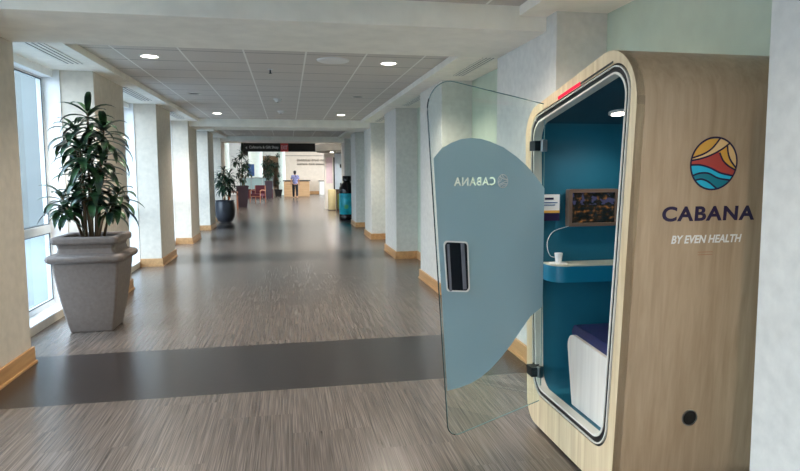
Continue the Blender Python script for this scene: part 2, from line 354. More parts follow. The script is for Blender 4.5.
# slot vents in the soffits
def vent(x0, x1, y0, y1, label):
    t = thing('slot_vent', label, 'vent', ((x0+x1)/2, (y0+y1)/2, ZS), 'slot air vents in the soffits')
    bm = B(); box(bm, x0, x1, y0, y1, ZS-.004, ZS+.001); obj('backing', bm, 'vent', t)
    n = 3; w = (x1-x0)/(2*n+1)
    bm = B()
    for i in range(n+1): box(bm, x0+2*i*w-.1*w, x0+(2*i+1.1)*w, y0, y1, ZS-.008, ZS-.003)
    obj('bars', bm, 'ventlight', t)
where = ['above the first window, over the big planter', 'before the second window', 'before the third window']
for k in range(0, 3): vent(-2.22, -2.05, FAR(k)+.05, FAR(k)+1.6, 'slotted air vent in the left soffit '+where[k])
where = ['nearest the wooden pod', 'over the second right recess', 'over the third right recess']
for k in range(0, 3): vent(1.93, 2.06, FAR(k)+.0, FAR(k)+1.7, 'slotted air vent in the right soffit '+where[k])
# downlights
def downlight(x, y, on, label, z=ZT):
    t = thing('ceiling_downlight', label, 'ceiling light', (x, y, z), 'lit round ceiling downlights' if on else 'unlit round ceiling downlights')
    bm = B(); n = 28
    o_ = [(x+.1*math.cos(2*PI*i/n), y+.1*math.sin(2*PI*i/n)) for i in range(n)]; i_ = [(x+(p[0]-x)*.82, y+(p[1]-y)*.82) for p in o_]
    ring(bm, o_, i_, lambda a, b: (a, b, z+.001), lambda a, b: (a, b, z-.008)); obj('ring', bm, 'ring', t)
    bm = B(); prism(bm, i_, lambda a, b: (a, b, z), lambda a, b: (a, b, z-.004)); obj('lens', bm, 'lamp' if on else 'lampoff', t)
    if on:
        l = bpy.data.lights.new('lamp_light', 'SPOT'); l.energy = LAMP if y > 5 else 48; l.color = (1, .89, .75); l.spot_size = 2.5; l.spot_blend = .6; l.shadow_soft_size = .08
        lo = bpy.data.objects.new('lamp_light', l); C.objects.link(lo); lo.location = (x, y, z-.03)
LAMP = 75
wy = {-2.4: 'behind the viewer', .75: 'right above the viewer', 3.8: 'added out of view over the foreground', 6.95: 'just past the nearest beam', 10.05: 'in the middle of the first ceiling bay', 13.25: 'just before the second beam', 17.1: 'in the second ceiling bay', 20.1: 'at the end of the second ceiling bay'}
for y, on in ((.75, True), (3.8, True), (-2.4, True), (6.95, True), (10.05, False), (13.25, True), (17.1, False), (20.1, False)):  # foreground pair is added out of view to brighten the nearest right pillar
    for x, s in ((-1.36, 'left'), (1.12, 'right')):
        downlight(x, y, on, '%s round downlight on the %s %s' % ('lit' if on else 'dark unlit', s, wy.get(y, 'behind the viewer')))
bm = B(); lathe(bm, [(.175, 0), (.17, -.012), (.15, -.02), (.0005, -.022)], .505, 6.86, 40, ZT)
tag(obj('ceiling_speaker', bm, 'plastic', smooth='auto'), 'flat round white speaker cover on the tiled ceiling', 'speaker')
t = thing('sprinkler_head', 'small sprinkler head hanging from the tiled ceiling before the smoke detectors', 'sprinkler', (-.17, 7.58, ZT))
bm = B(); lathe(bm, [(.035, 0), (.03, -.008), (.001, -.01)], -.17, 7.58, 16, ZT); obj('escutcheon', bm, 'plastic', t)
bm = B(); lathe(bm, [(.008, 0), (.008, -.045), (.02, -.05), (.02, -.053), (.001, -.055)], -.17, 7.58, 12, ZT); obj('nozzle', bm, 'darkmetal', t)
for (x, y, lb) in ((-.13, 10.55, 'white smoke detector on the ceiling, the nearer of two'), (-.1, 12.6, 'white smoke detector on the ceiling, the farther of two')):
    t = thing('smoke_detector', lb, 'smoke detector', (x, y, ZT), 'smoke detectors')
    bm = B(); lathe(bm, [(.07, 0), (.068, -.02), (.05, -.03), (.045, -.05), (.001, -.055)], x, y, 24, ZT); obj('housing', bm, 'plastic', t, 'auto')
    bm = B(); lathe(bm, [(.012, -.05), (.01, -.06), (.001, -.061)], x, y, 12, ZT); obj('sensor', bm, 'darkmetal', t)

# ------------------------------------------------------------------ wooden pod
PX, PB = 1.45, 2.265
outerC = [(3.605, .02, .13), (3.70, 1.905, .19), (2.413, 2.155, .25), (2.567, .02, .13)]
def inset(d, r=.13, base=((3.513, .225), (3.603, 1.86), (2.484, 2.045), (2.632, .225))):
    cy, cz = 3.06, 1.05; out = []
    for (y, z) in base: out.append((y-d if y > cy else y+d, z-d if z > cz else z+d, max(.03, r-d*.6)))
    return rpoly(out, 10)
outer = rpoly(outerC, 10); in0 = inset(-.014)
fx = lambda x: (lambda a, b: (x, a, b))
pod = thing('phone_booth_pod', 'light oak privacy pod with rounded edges, teal inside, glass door open', 'booth', (1.85, 3.07, 0))
bm = B()
ring(bm, outer, in0, fx(PX), fx(PX+.04), 0, back=False)
n = len(outer)
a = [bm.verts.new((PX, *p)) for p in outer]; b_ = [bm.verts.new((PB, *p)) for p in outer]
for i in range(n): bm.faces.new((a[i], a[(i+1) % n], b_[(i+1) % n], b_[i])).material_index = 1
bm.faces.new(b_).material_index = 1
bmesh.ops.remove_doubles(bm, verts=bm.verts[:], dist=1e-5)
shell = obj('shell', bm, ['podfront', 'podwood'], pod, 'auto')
bm = B(); box(bm, PX+.02, PB-.05, 2.72, 3.46, 0, .022); obj('plinth', bm, 'black', pod)
# frame rings around the opening, outside to inside
for nm, d0, d1, x0, x1, m in (('gap_line', -.014, -.004, PX+.006, PX+.03, 'black'), ('trim_ring', -.004, .002, PX-.003, PX+.03, 'cream'), ('door_gasket', .002, .026, PX+.004, PX+.04, 'black'), ('inner_lip', .026, .036, PX+.0, PX+.05, 'cream')):
    bm = B(); ring(bm, inset(d0), inset(d1), fx(x0), fx(x1)); g = obj(nm, bm, m, pod, 'auto')
    if m == 'cream': g['label'] = 'cream ring around the opening'
# red indicator strip on the sloping top edge
def topline(y, o=0): return 1.906+.165*(3.33-y)+o
bm = B()
for (y0, y1, mi) in ((3.22, 2.96, 0),):
    vs = [(y0, topline(y0, .015)), (y1, topline(y1, .015)), (y1, topline(y1, .031)), (y0, topline(y0, .031))]
    prism(bm, vs, fx(PX-.004), fx(PX+.01))
o = obj('indicator_light', bm, 'red', pod); o['label'] = 'red glowing indicator strip'
bm = B(); vs = [(2.96, topline(2.96, .017)), (2.64, topline(2.64, .017)), (2.64, topline(2.64, .026)), (2.96, topline(2.96, .026))]; prism(bm, vs, fx(PX-.003), fx(PX+.01)); obj('indicator_strip', bm, 'black', pod)
# lining: inner cavity
linp = inset(.032)
bm = B(); n = len(linp)
a = [bm.verts.new((PX+.04, *p)) for p in linp]; b_ = [bm.verts.new((PB-.03, *p)) for p in linp]
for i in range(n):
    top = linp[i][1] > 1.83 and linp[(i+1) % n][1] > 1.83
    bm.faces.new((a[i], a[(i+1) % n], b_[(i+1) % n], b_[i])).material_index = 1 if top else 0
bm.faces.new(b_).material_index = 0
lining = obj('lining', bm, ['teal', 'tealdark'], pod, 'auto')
# desk with rounded corner on the far wall
def wall_y(z): return 3.463+.055*(z-.225)*1.0
dk = rpoly([(1.50, 3.52, .0), (1.44+.06, 3.36, .09), (2.23, 3.33, .0), (2.23, 3.52, 0)], 10)
bm = B(); prism(bm, dk, lambda a, b: (a, b, .905), lambda a, b: (a, b, 1.0)); desk = obj('desk', bm, 'tealgloss', pod, 'auto')
bm = B(); prism(bm, dk, lambda a, b: (a, b, 1.0), lambda a, b: (a, b, 1.008)); obj('desktop', bm, 'desktop', desk, 'auto')
# bench at the near side
bp = [(3.14, .195, .02), (3.235, .655, .07), (2.56, .615, .01), (2.60, .195, .01)]
bm = B(); prism(bm, rpoly(bp, 8), lambda a, b: (1.53, a, b), lambda a, b: (2.22, a, b)); bench = obj('bench', bm, 'benchwood', pod, 'auto'); bench['label'] = 'pale wood bench seat with slanting front'
cp = rpoly([(3.225, .630, .02), (3.18, .695, .03), (2.57, .672, .02), (2.56, .60, .01)], 6)
bm = B(); prism(bm, cp, lambda a, b: (1.55, a, b+.008), lambda a, b: (2.21, a, b+.008)); cush = obj('cushion', bm, 'navy', bench, 'auto')
for i in range(4):
    bm = B(); y = 3.02-i*.13; tube(bm, [(1.70+.5*j/8, y+.02*math.sin(j*.8), .702-.038*(3.18-y)) for j in range(9)], [.002]+[.005]*7+[.002], 6); obj('tuft_seam', bm, 'ink', cush, True)
# interior light
bm = B(); cz = 1.872; lathe(bm, [(.055, 0), (.055, -.012), (.04, -.014)], 1.825, 3.25, 24, cz); xform(bm, lambda a, b, c: (a, b, c+.012-.165*(b-3.25))); il = obj('interior_lamp', bm, 'ring', pod)
bm = B(); lathe(bm, [(.039, -.012), (.039, -.0155)], 1.825, 3.25, 24, cz); xform(bm, lambda a, b, c: (a, b, c+.012-.165*(b-3.25))); obj('interior_lens', bm, emit_mat('pod_lamp_glow', (255, 244, 226), 12), il)
l = bpy.data.lights.new('pod_light', 'SPOT'); l.energy = 3.5; l.color = (1, .93, .85); l.spot_size = 2.6; l.spot_blend = .7; l.shadow_soft_size = .04
lo = bpy.data.objects.new('pod_light', l); C.objects.link(lo); lo.location = (1.815, 3.2, cz-.04)

# graphics on the pod side (its near face leans slightly)
def side(x, z, off=0): return (x, 2.567-.0717*(z-.02)-off, z)
def sidemesh(bm, x, z, k=0): return xform(bm, lambda a, b, c: side(x+a, z+b, .0012+c+k))
o = obj('lettering', sidemesh(text_mesh('CABANA', .464, .067, .032, 0, 1.12), 1.608, 1.329), 'ink', pod); o['label'] = 'dark navy CABANA lettering'
o = obj('lettering', sidemesh(text_mesh('BY EVEN HEALTH', .354, .037, .026, .18, 1.0), 1.662, 1.229), 'white', pod); o['label'] = 'white BY EVEN HEALTH lettering'
bm = B(); box(bm, 0, .075, 0, .002, 0, .0004); box(bm, 0, .075, .012, .014, 0, .0004); obj('small_print', sidemesh(bm, 1.80, 1.175), 'chairwood', pod)
def emblem(fmap, R, outline_only=False, lw=.034):
    """emblem in unit-circle coordinates; fmap(u, v, layer) -> 3-D. returns list of (bmesh, material)"""
    def q(pts): return [((x-368)/116., -(y-215)/131.) for x, y in pts]
    def smooth(pts, n=6):
        out = []; P = [pts[0]]+pts+[pts[-1]]
        for i in range(1, len(P)-2):
            for j in range(n):
                t = j/n; o_ = []
                for k in (0, 1):
                    p0, p1, p2, p3 = P[i-1][k], P[i][k], P[i+1][k], P[i+2][k]
                    o_.append(.5*((2*p1)+(-p0+p2)*t+(2*p0-5*p1+4*p2-p3)*t*t+(-p0+3*p1-3*p2+p3)*t**3))
                out.append(tuple(o_))
        return out+[pts[-1]]
    def snap(p): l_ = math.hypot(*p); return (p[0]/l_, p[1]/l_)
    def curve(pts, s0=True, s1=True):
        c = q(pts)
        if s0: c[0] = snap(c[0])
        if s1: c[-1] = snap(c[-1])
        return smooth(c)
    def arc(p, r, ccw):
        a0, a1 = math.atan2(p[1], p[0]), math.atan2(r[1], r[0])
        d = (a1-a0) % (2*PI) if ccw else -((a0-a1) % (2*PI))
        return [(math.cos(a0+d*i/14), math.sin(a0+d*i/14)) for i in range(1, 14)]
    L1 = curve([(256, 200), (300, 190), (350, 172), (400, 144), (440, 112)]); L2 = curve([(264, 190), (315, 165), (355, 135), (390, 86)])
    L3 = curve([(392, 160), (412, 198), (440, 225), (474, 246)], False); L4 = curve([(428, 124), (436, 165), (452, 200), (476, 236)], False)
    B1 = curve([(252, 222), (300, 222), (350, 236), (405, 262), (462, 272)]); B2 = curve([(262, 278), (300, 263), (345, 264), (395, 288), (448, 290)]); B3 = curve([(276, 302), (312, 293), (350, 308), (392, 334)])
    polys = [('gold', [(math.cos(2*PI*i/48), math.sin(2*PI*i/48)) for i in range(48)])]
    polys.append(('pale', L2+arc(L2[-1], L1[-1], False)+L1[::-1]+arc(L1[0], L2[0], False)))
    i1 = min(range(len(L1)), key=lambda i: math.hypot(L1[i][0]-L3[0][0], L1[i][1]-L3[0][1]))
    polys.append(('brick', L1[:i1]+L3+arc(L3[-1], B1[-1], False)+B1[::-1]+arc(B1[0], L1[0], False)))
    i4 = min(range(len(L1)), key=lambda i: math.hypot(L1[i][0]-L4[0][0], L1[i][1]-L4[0][1]))
    polys.append(('pale', L4[::-1]+L1[i4+1:]+arc(L1[-1], L4[-1], False)))
    polys.append(('sky', B1+arc(B1[-1], B2[-1], False)+B2[::-1]+arc(B2[0], B1[0], False)))
    polys.append(('sea', B2+arc(B2[-1], B3[-1], False)+B3[::-1]+arc(B3[0], B2[0], False)))
    polys.append(('sky', B3+arc(B3[-1], B3[0], False)))
    res = []
    if not outline_only:
        for i, (m, p) in enumerate(polys):
            bm = B(); vs = [bm.verts.new(fmap(x, y, i+1)) for x, y in p]; f = bm.faces.new(vs); bmesh.ops.triangulate(bm, faces=[f]); res.append((bm, m))
    bm = B()
    for ln in (L1, L2, L3, L4, B1, B2, B3, [(math.cos(2*PI*i/48), math.sin(2*PI*i/48)) for i in range(49)]):
        L_, R_ = [], []
        for i, p in enumerate(ln):
            a_, b2 = ln[max(i-1, 0)], ln[min(i+1, len(ln)-1)]; dx, dy = b2[0]-a_[0], b2[1]-a_[1]
            if ln[0] == ln[-1] or math.hypot(ln[0][0]-ln[-1][0], ln[0][1]-ln[-1][1]) < 1e-6: dx, dy = -p[1], p[0]
            l_ = math.hypot(dx, dy) or 1; nx, ny = -dy/l_*lw, dx/l_*lw
            L_.append((p[0]+nx, p[1]+ny)); R_.append((p[0]-nx, p[1]-ny))
        lo_ = [[bm.verts.new(fmap(x, y, z)) for x, y in s] for s in (L_, R_) for z in (8, 10)]
        for i in range(len(ln)-1):
            for a_, b2 in ((0, 1), (0, 2), (1, 3), (2, 3)): bm.faces.new((lo_[a_][i], lo_[a_][i+1], lo_[b2][i+1], lo_[b2][i]))
    res.append((bm, 'ink')); return res
em = B()
pcs = emblem(lambda u, v, k: side(1.8415+u*.114, 1.583+v*.114, .0006+.00012*k), 1)
root = None
bm = B(); prism(bm, [(math.cos(2*PI*i/48)*.114, math.sin(2*PI*i/48)*.114) for i in range(48)], lambda a, b: side(1.8415+a, 1.583+b, -.0005), lambda a, b: side(1.8415+a, 1.583+b, .0005))
root = obj('emblem', bm, 'ink', pod); root['label'] = 'round mountain and sea emblem in gold, red and blue'
for (b1, m) in pcs: obj('emblem_outline' if m == 'ink' else 'emblem_patch', b1, m, root)
bm = B()
pts = [(.04*math.cos(2*PI*i/32), .04*math.sin(2*PI*i/32)) for i in range(32)]; pin = [(x*.85, y*.85) for x, y in pts]
ring(bm, pts, pin, lambda a, b: side(1.83+a, .395+b, -.002), lambda a, b: side(1.83+a, .395+b, .004)); g = obj('cable_grommet', bm, 'metal', pod)
bm = B(); prism(bm, pin, lambda a, b: side(1.83+a, .395+b, -.002), lambda a, b: side(1.83+a, .395+b, .002)); obj('grommet_cap', bm, 'black', g)

# glass door, swung open
HG = Vector((1.42, 3.41)); DD = Vector((-.92219, -.38673)).normalized(); DN = Vector((DD.y, -DD.x))    # DN points to the viewer's side
if DN.y > 0: DN = -DN
def door(u, z, off=0): p = HG+DD*u+DN*off; return (p.x, p.y, z)
dpoly = rpoly([(-.045, .185, .012), (.648, .118, .075), (.797, 2.035, .15), (-.045, 1.937, .012)], 12)
bm = B(); prism(bm, dpoly, lambda a, b: door(a, b, -.005), lambda a, b: door(a, b, .005))
dr = obj('door', bm, 'doorglass', pod, 'auto'); dr['label'] = 'clear glass door swung open, frosted across its middle'
bm = B()
m_ = len(dpoly); darkbm = B()
# polished rim, dark along the outer upright
up = [p for p in dpoly]
rim = up+[up[0]]
tube(bm, [door(p[0], p[1]) for p in rim], .0026, 6); obj('polished_rim', bm, 'edge', dr, True)
ou = [p for p in dpoly if p[0] > .6 and p[1] < 1.93]
tube(darkbm, [door(p[0]+.002, p[1]) for p in ou], .0032, 6); obj('outer_edge', darkbm, 'edgedark', dr, True)
top = [(.752, 1.62), (.70, 1.672), (.642, 1.70), (.575, 1.722), (.509, 1.73), (.44, 1.727), (.369, 1.712), (.28, 1.685), (.185, 1.638), (.10, 1.585), (.04, 1.535), (-.02, 1.478), (-.043, 1.455)]
bot = [(-.043, .757), (.052, .712), (.13, .64), (.207, .563), (.28, .505), (.357, .452), (.43, .417), (.501, .397), (.58, .388), (.662, .388)]
fp = top+bot
from mathutils.geometry import delaunay_2d_cdt
cut = text_mesh('CABANA', .285, .045, .02, 0, 1.15, 0); xform(cut, lambda a, b, c: (a+.335, b+1.478, 0))
bmesh.ops.remove_doubles(cut, verts=cut.verts[:], dist=1e-5); bmesh.ops.triangulate(cut, faces=cut.faces[:]); cut.verts.index_update()
tris = [[(v.co.x, v.co.y) for v in f.verts] for f in cut.faces]
pts2 = [Vector(p) for p in fp]; eds = [(i, (i+1) % len(fp)) for i in range(len(fp))]
used = {}
for e_ in cut.edges:
    if len(e_.link_faces) == 1:
        for v in e_.verts:
            if v.index not in used: used[v.index] = len(pts2); pts2.append(Vector((v.co.x, v.co.y)))
        eds.append((used[e_.verts[0].index], used[e_.verts[1].index]))
cut.free()
vv, ee, ff, _, _, _ = delaunay_2d_cdt(pts2, eds, [], 0, 1e-6)
def inside(p, poly):
    c = False
    for i in range(len(poly)):
        (x1, y1), (x2, y2) = poly[i], poly[i-1]
        if (y1 > p[1]) != (y2 > p[1]) and p[0] < (x2-x1)*(p[1]-y1)/(y2-y1)+x1: c = not c
    return c
bm = B(); bv_ = [bm.verts.new((v.x, v.y, 0)) for v in vv]
for f_ in ff:
    cc = sum((vv[i] for i in f_), Vector((0, 0)))/len(f_)
    if inside(cc, fp) and not any(inside(cc, t_) for t_ in tris): bm.faces.new([bv_[i] for i in f_])
bmesh.ops.delete(bm, geom=[v for v in bm.verts if not v.link_faces], context='VERTS')
ex = bmesh.ops.extrude_face_region(bm, geom=bm.faces[:]); 
for v in [g_ for g_ in ex['geom'] if isinstance(g_, bmesh.types.BMVert)]: v.co.z += .0012
xform(bm, lambda a, b, c: door(a, b, .006+c)); film = obj('frosted_film', bm, 'film', dr); film['label'] = 'grey-blue frosted film with CABANA cut out, seen mirrored'
icon = emblem(lambda u, v, k: door(.283+u*.036, 1.50+v*.036, .0085+.0002*k), 1, True, .06)
obj('film_emblem', icon[-1][0], 'white', dr)
# handle: recessed pull
hp = [(.512, .912, .02), (.672, .922, .02), (.700, 1.197, .02), (.535, 1.178, .02)]
hc = [sum(p[0] for p in hp)/4, sum(p[1] for p in hp)/4]
ho = rpoly([(.512, .905, .022), (.668, .925, .022), (.692, 1.197, .022), (.527, 1.180, .022)], 6)
hi = [(hc[0]+(p[0]-hc[0])*.90, hc[1]+(p[1]-hc[1])*.94) for p in ho]
bm = B(); ring(bm, ho, hi, lambda a, b: door(a, b, -.014), lambda a, b: door(a, b, .0105)); hd = obj('handle', bm, 'plastic', dr, 'auto')
bm = B(); prism(bm, hi, lambda a, b: door(a, b, -.010), lambda a, b: door(a, b, .010)); obj('handle_plate', bm, 'darkmetal', dr, 'auto')
for (u, r) in ((.555, .011), (.650, .007)):
    bm = B(); prism(bm, [(u-r-.006, .925), (u+r-.006, .925), (u+r+.012, 1.175), (u-r+.012, 1.175)], lambda a, b: door(a, b, .009), lambda a, b: door(a, b, .014)); obj('pull_bar', bm, 'pullgrey', dr)
for z in (1.70, .36):
    bm = B(); prism(bm, rpoly([(-.014, z-.034, .006), (.022, z-.034, .006), (.022, z+.034, .006), (-.014, z+.034, .006)], 4), lambda a, b: door(a-.04, b, -.010), lambda a, b: door(a-.04, b, .014)); h = obj('hinge', bm, 'metal', dr)
    box_ = B(); box(box_, PX-.05, PX-.004, 3.42, 3.50, z-.028, z+.028); box(box_, PX-.004, PX+.02, 3.47, 3.52, z-.028, z+.028); obj('hinge_bracket', box_, 'darkmetal', dr)

# monitor, poster and charger inside the pod
yw = 3.50
t = thing('wall_monitor', 'small wood-framed monitor on the teal pod wall above the desk', 'monitor', (1.84, yw, 1.2))
k_ = yw/3.61
def wx(x, z): return (x*k_, H+(z-H)*k_)          # same sight line, nearer wall
x0, z1 = wx(1.699, 1.442); x1, z0 = wx(2.034, 1.212)
ro = rpoly([(x0, z0, .01), (x1, z0, .01), (x1, z1, .01), (x0, z1, .01)], 4); w_ = .02
ri = rpoly([(x0+w_, z0+w_, .003), (x1-w_, z0+w_, .003), (x1-w_, z1-w_, .003), (x0+w_, z1-w_, .003)], 4)
bm = B(); ring(bm, ro, ri, lambda a, b: (a, yw-.022, b), lambda a, b: (a, yw+.03, b)); obj('surround', bm, 'tvwood', t)
bm = B(); prism(bm, ri, lambda a, b: (a, yw-.008, b), lambda a, b: (a, yw+.03, b)); obj('screen', bm, 'screen', t)
t = thing('instruction_poster', 'small white and purple instruction card on the pod wall left of the monitor', 'poster', (1.55, yw, 1.3))
x0, z1 = wx(1.535, 1.410); x1, z0 = wx(1.648, 1.248)
bm = B(); box(bm, x0, x1, yw+.006, yw+.03, z0+.06, z1); obj('paper', bm, 'white', t)
bm = B(); box(bm, x0, x1, yw+.005, yw+.03, z0, z0+.047); obj('purple_band', bm, 'ink', t)
bm = B(); box(bm, x0, x1, yw+.005, yw+.03, z0+.047, z0+.062); obj('orange_band', bm, 'gold', t)
for (a1, a2, b1, b2, m) in ((.015, .07, .018, .03, 'ink'), (.01, .095, .045, .05, 'bluepanel'), (.01, .08, .060, .065, 'bluepanel')):
    bm = B(); box(bm, x0+a1, x0+a2, yw+.003, yw+.01, z1-b2, z1-b1); obj('print_line', bm, m, t)
t = thing('charger', 'white phone charger standing on the pod desk with its cable', 'charger', (1.558, 3.45, 1.008))
cx, cy = 1.562, 3.44
bm = B(); prism(bm, rpoly([(cx-.045, cy-.04, .012), (cx+.05, cy-.04, .012), (cx+.05, cy+.035, .012), (cx-.045, cy+.035, .012)], 4), lambda a, b: (a, b, 1.008), lambda a, b: (a, b, 1.014)); obj('base_plate', bm, 'plastic', t)
bm = B(); lathe(bm, [(.017, 0), (.019, .01), (.024, .055), (.022, .057), (.019, .04)], cx+.005, cy, 20, 1.014); obj('body', bm, 'plastic', t, 'auto')
bm = B(); pts = [(cx-.015, cy, 1.045), (cx-.045, cy+.005, 1.055), (cx-.062, cy+.01, 1.10), (cx-.05, cy+.03, 1.15), (cx+.0, yw+.0, 1.195), (1.66, yw+.01, 1.222)]
def smooth3(P, n=6):
    P = [Vector(p) for p in P]; Q = [P[0]]+P+[P[-1]]; o_ = []
    for i in range(1, len(Q)-2):
        for j in range(n):
            t_ = j/n; a_, b2, c2, d2 = Q[i-1], Q[i], Q[i+1], Q[i+2]
            o_.append(.5*((2*b2)+(-a_+c2)*t_+(2*a_-5*b2+4*c2-d2)*t_*t_+(-a_+3*b2-3*c2+d2)*t_**3))
    return o_+[P[-1]]
tube(bm, smooth3(pts), .0019, 6); obj('cable', bm, 'plastic', t, True)

# ------------------------------------------------------------------ plants
def leaf(bm, base, yaw, elev, ln, wd, droop, seg=6):
    p = Vector(base); d = Vector((math.cos(yaw)*math.cos(elev), math.sin(yaw)*math.cos(elev), math.sin(elev)))
    s = Vector((-math.sin(yaw), math.cos(yaw), 0)); rows = []; e = elev
    for i in range(seg+1):
        t = i/seg; w = wd*(math.sin(PI*min(1, t*.86+.14))**.75)*.5+.001 if t < 1 else .001
        d = Vector((math.cos(yaw)*math.cos(e), math.sin(yaw)*math.cos(e), math.sin(e))); upv = s.cross(d)
        if upv.z < 0: upv = -upv
        rows.append([bm.verts.new(p-s*w+upv*w*.35), bm.verts.new(p), bm.verts.new(p+s*w+upv*w*.35)])
        p = p+d*(ln/seg); e -= droop/seg*(.5+t)
    for a_, b2 in zip(rows, rows[1:]):
        for j in (0, 1): bm.faces.new((a_[j], a_[j+1], b2[j+1], b2[j]))
def plant(t, cx, cy, z0, heads, lm='leaf', n=30, ln=.3, wd=.045, base_r=.08, cane_r=.012, axis=.22):
    bl = B(); bc = B()
    for (dx, dy, z, sc) in heads:
        x, y = cx+dx, cy+dy; bx, by = cx+dx*.35+random.uniform(-base_r, base_r)*.5, cy+dy*.35+random.uniform(-base_r, base_r)*.5
        tube(bc, [(bx, by, z0), (bx+(x-bx)*.35, by+(y-by)*.35, z0+(z-z0)*.5), (x, y, z)], [cane_r*1.15, cane_r, cane_r*.75], 8)
        m = int(n*sc)
        for i in range(m):
            t_ = i/m; hz = z-axis*sc*(1-t_)+.03; ya = i*2.399+random.uniform(-.3, .3)
            el = -.45+1.5*t_**1.7+random.uniform(-.15, .15); l_ = ln*sc*random.uniform(.8, 1.12)*(1-.25*t_)
            leaf(bl, (x+math.cos(ya)*.012, y+math.sin(ya)*.012, hz), ya, el, l_, wd*random.uniform(.85, 1.15), random.uniform(1.0, 1.9))
    obj('canes', bc, 'cane', t, True); obj('leaves', bl, lm, t, True)
# large square cast planter
px, py = -1.92, 6.72
t = thing('square_planter', 'large grey square tapered planter with heavy rolled lips by the window', 'planter', (px, py, 0))
bm = B()
sqlathe(bm, [(.19, 0), (.197, .012), (.235, .2), (.268, .42), (.290, .60), (.298, .70)], px, py, 0, 0, .06); bo = obj('body', bm, 'stone', t, bevel=.006)
def lip(z, h, r, nm, a=6):
    bm = B(); prof = [(h-r*.3, z-r)]+[(h+r*math.cos(th), z+r*math.sin(th)) for th in [(-PI/2+PI*i/a) for i in range(a+1)]]+[(h-r*.3, z+r)]
    sqlathe(bm, prof, px, py, 0, 0, .1); obj(nm, bm, 'stone', t, 'auto')
lip(.735, .305, .042, 'shoulder_lip')
bm = B(); sqlathe(bm, [(.285, .775), (.262, .79), (.252, .83), (.262, .87), (.275, .88)], px, py, 0, 0, .08); obj('neck', bm, 'stone', t, bevel=.005)
bm = B(); h_ = .30
o_ = rpoly([(px-h_, py-h_, .04), (px+h_, py-h_, .04), (px+h_, py+h_, .04), (px-h_, py+h_, .04)], 5); h2 = .225
i_ = rpoly([(px-h2, py-h2, .03), (px+h2, py-h2, .03), (px+h2, py+h2, .03), (px-h2, py+h2, .03)], 5)
ring(bm, o_, i_, lambda a, b: (a, b, .875), lambda a, b: (a, b, .945)); obj('rim', bm, 'stone', t, bevel=.02)
bm = B(); prism(bm, i_, lambda a, b: (a, b, .80), lambda a, b: (a, b, .905)); obj('soil', bm, 'soil', t)
pl = thing('dracaena_plant', 'tall dark green dracaena with many long leaves growing in the square planter', 'plant', (px, py, .905))
plant(pl, px, py, .90, [(.01, 0, 2.14, 1.05), (-.13, .05, 1.98, 1.0), (.14, .04, 2.0, 1.05), (-.05, -.1, 1.80, 1.0), (.12, -.04, 1.72, .95), (-.1, .08, 1.58, .95), (.04, .1, 1.50, .9), (.03, -.08, 1.42, .85), (-.26, -.04, 1.33, .8), (-.17, .1, 1.38, .75), (.25, .02, 1.36, .8), (.2, -.1, 1.26, .65), (-.2, -.12, 1.24, .65)], 'leaf', 23, .34, .064)
# round charcoal pot
def roundpot(x, y, label):
    t = thing('round_pot', label, 'planter', (x, y, 0)); bm = B(); lathe(bm, [(.17, 0), (.24, .06), (.30, .22), (.315, .42), (.30, .60), (.285, .66), (.30, .70), (.27, .70), (.26, .64), (.0005, .63)], x, y, 32); obj('pot', bm, 'darkpot', t, 'auto')
    bm = B(); lathe(bm, [(.265, .60), (.262, .655), (.0005, .66)], x, y, 24); obj('soil', bm, 'soil', t)
roundpot(-1.95, 20.45, 'round charcoal bowl-shaped pot on the corridor floor')
pl = thing('dracaena_plant', 'bushy drooping plant in the round charcoal pot', 'plant', (-1.95, 20.45, .66))
plant(pl, -1.95, 20.45, .66, [(0, 0, 1.62, 1), (-.15, .05, 1.42, 1), (.15, 0, 1.5, 1), (.05, -.15, 1.25, 1), (-.08, .1, 1.15, .9), (.16, .1, 1.2, .9)], 'leaf2', 34, .38, .05)
def tallpot(x, y, h, label, m='plumpot', w=.21):
    t = thing('tall_planter', label, 'planter', (x, y, 0)); bm = B(); sqlathe(bm, [(w*.72, 0), (w, h-.04), (w*1.06, h-.04), (w*1.06, h)], x, y, .1); obj('pot', bm, m, t, bevel=.008)
    bm = B(); sqlathe(bm, [(w*.92, h), (w*.92, h+.01)], x, y, .1); obj('soil', bm, 'soil', t)
tallpot(-2.03, 29.4, .97, 'tall tapered plum-brown planter, nearer of the two dark tall ones', w=.27)
pl = thing('broadleaf_plant', 'tall open broad-leaved plant in the nearer tall dark planter', 'plant', (-2.03, 29.4, .98))
plant(pl, -2.03, 29.4, .98, [(0, 0, 2.45, .9), (-.25, 0, 2.15, .9), (.22, .1, 2.05, .9), (.05, -.1, 1.85, .9), (.3, 0, 1.6, .8), (-.1, .1, 1.6, .8), (.02, 0, 1.35, .8)], 'leaf2', 20, .36, .10)
tallpot(-1.13, 38.6, 1.07, 'tall tapered plum-brown planter, farther of the two dark tall ones', w=.22)
pl = thing('broadleaf_plant', 'dense broad-leaved plant in the farther tall dark planter', 'plant', (-1.13, 38.6, 1.08))
plant(pl, -1.13, 38.6, 1.08, [(0, 0, 2.5, 1), (-.2, 0, 2.2, 1), (.22, 0, 2.2, 1), (0, -.1, 1.9, 1), (-.15, .1, 1.6, 1), (.18, 0, 1.65, 1), (0, 0, 1.4, 1)], 'leaf2', 22, .3, .10)
tallpot(-.62, 42.2, .45, 'low black planter beside the reception desk', 'blackpot', .24)
pl = thing('topiary_plant', 'thin plant in tiers growing from the low black planter', 'plant', (-.62, 42.2, .46))
plant(pl, -.62, 42.2, .46, [(.02, 0, 2.75, .6), (-.02, 0, 2.1, .7), (.04, 0, 1.5, .7), (-.02, 0, 1.0, .6)], 'leaf2', 22, .38, .09)

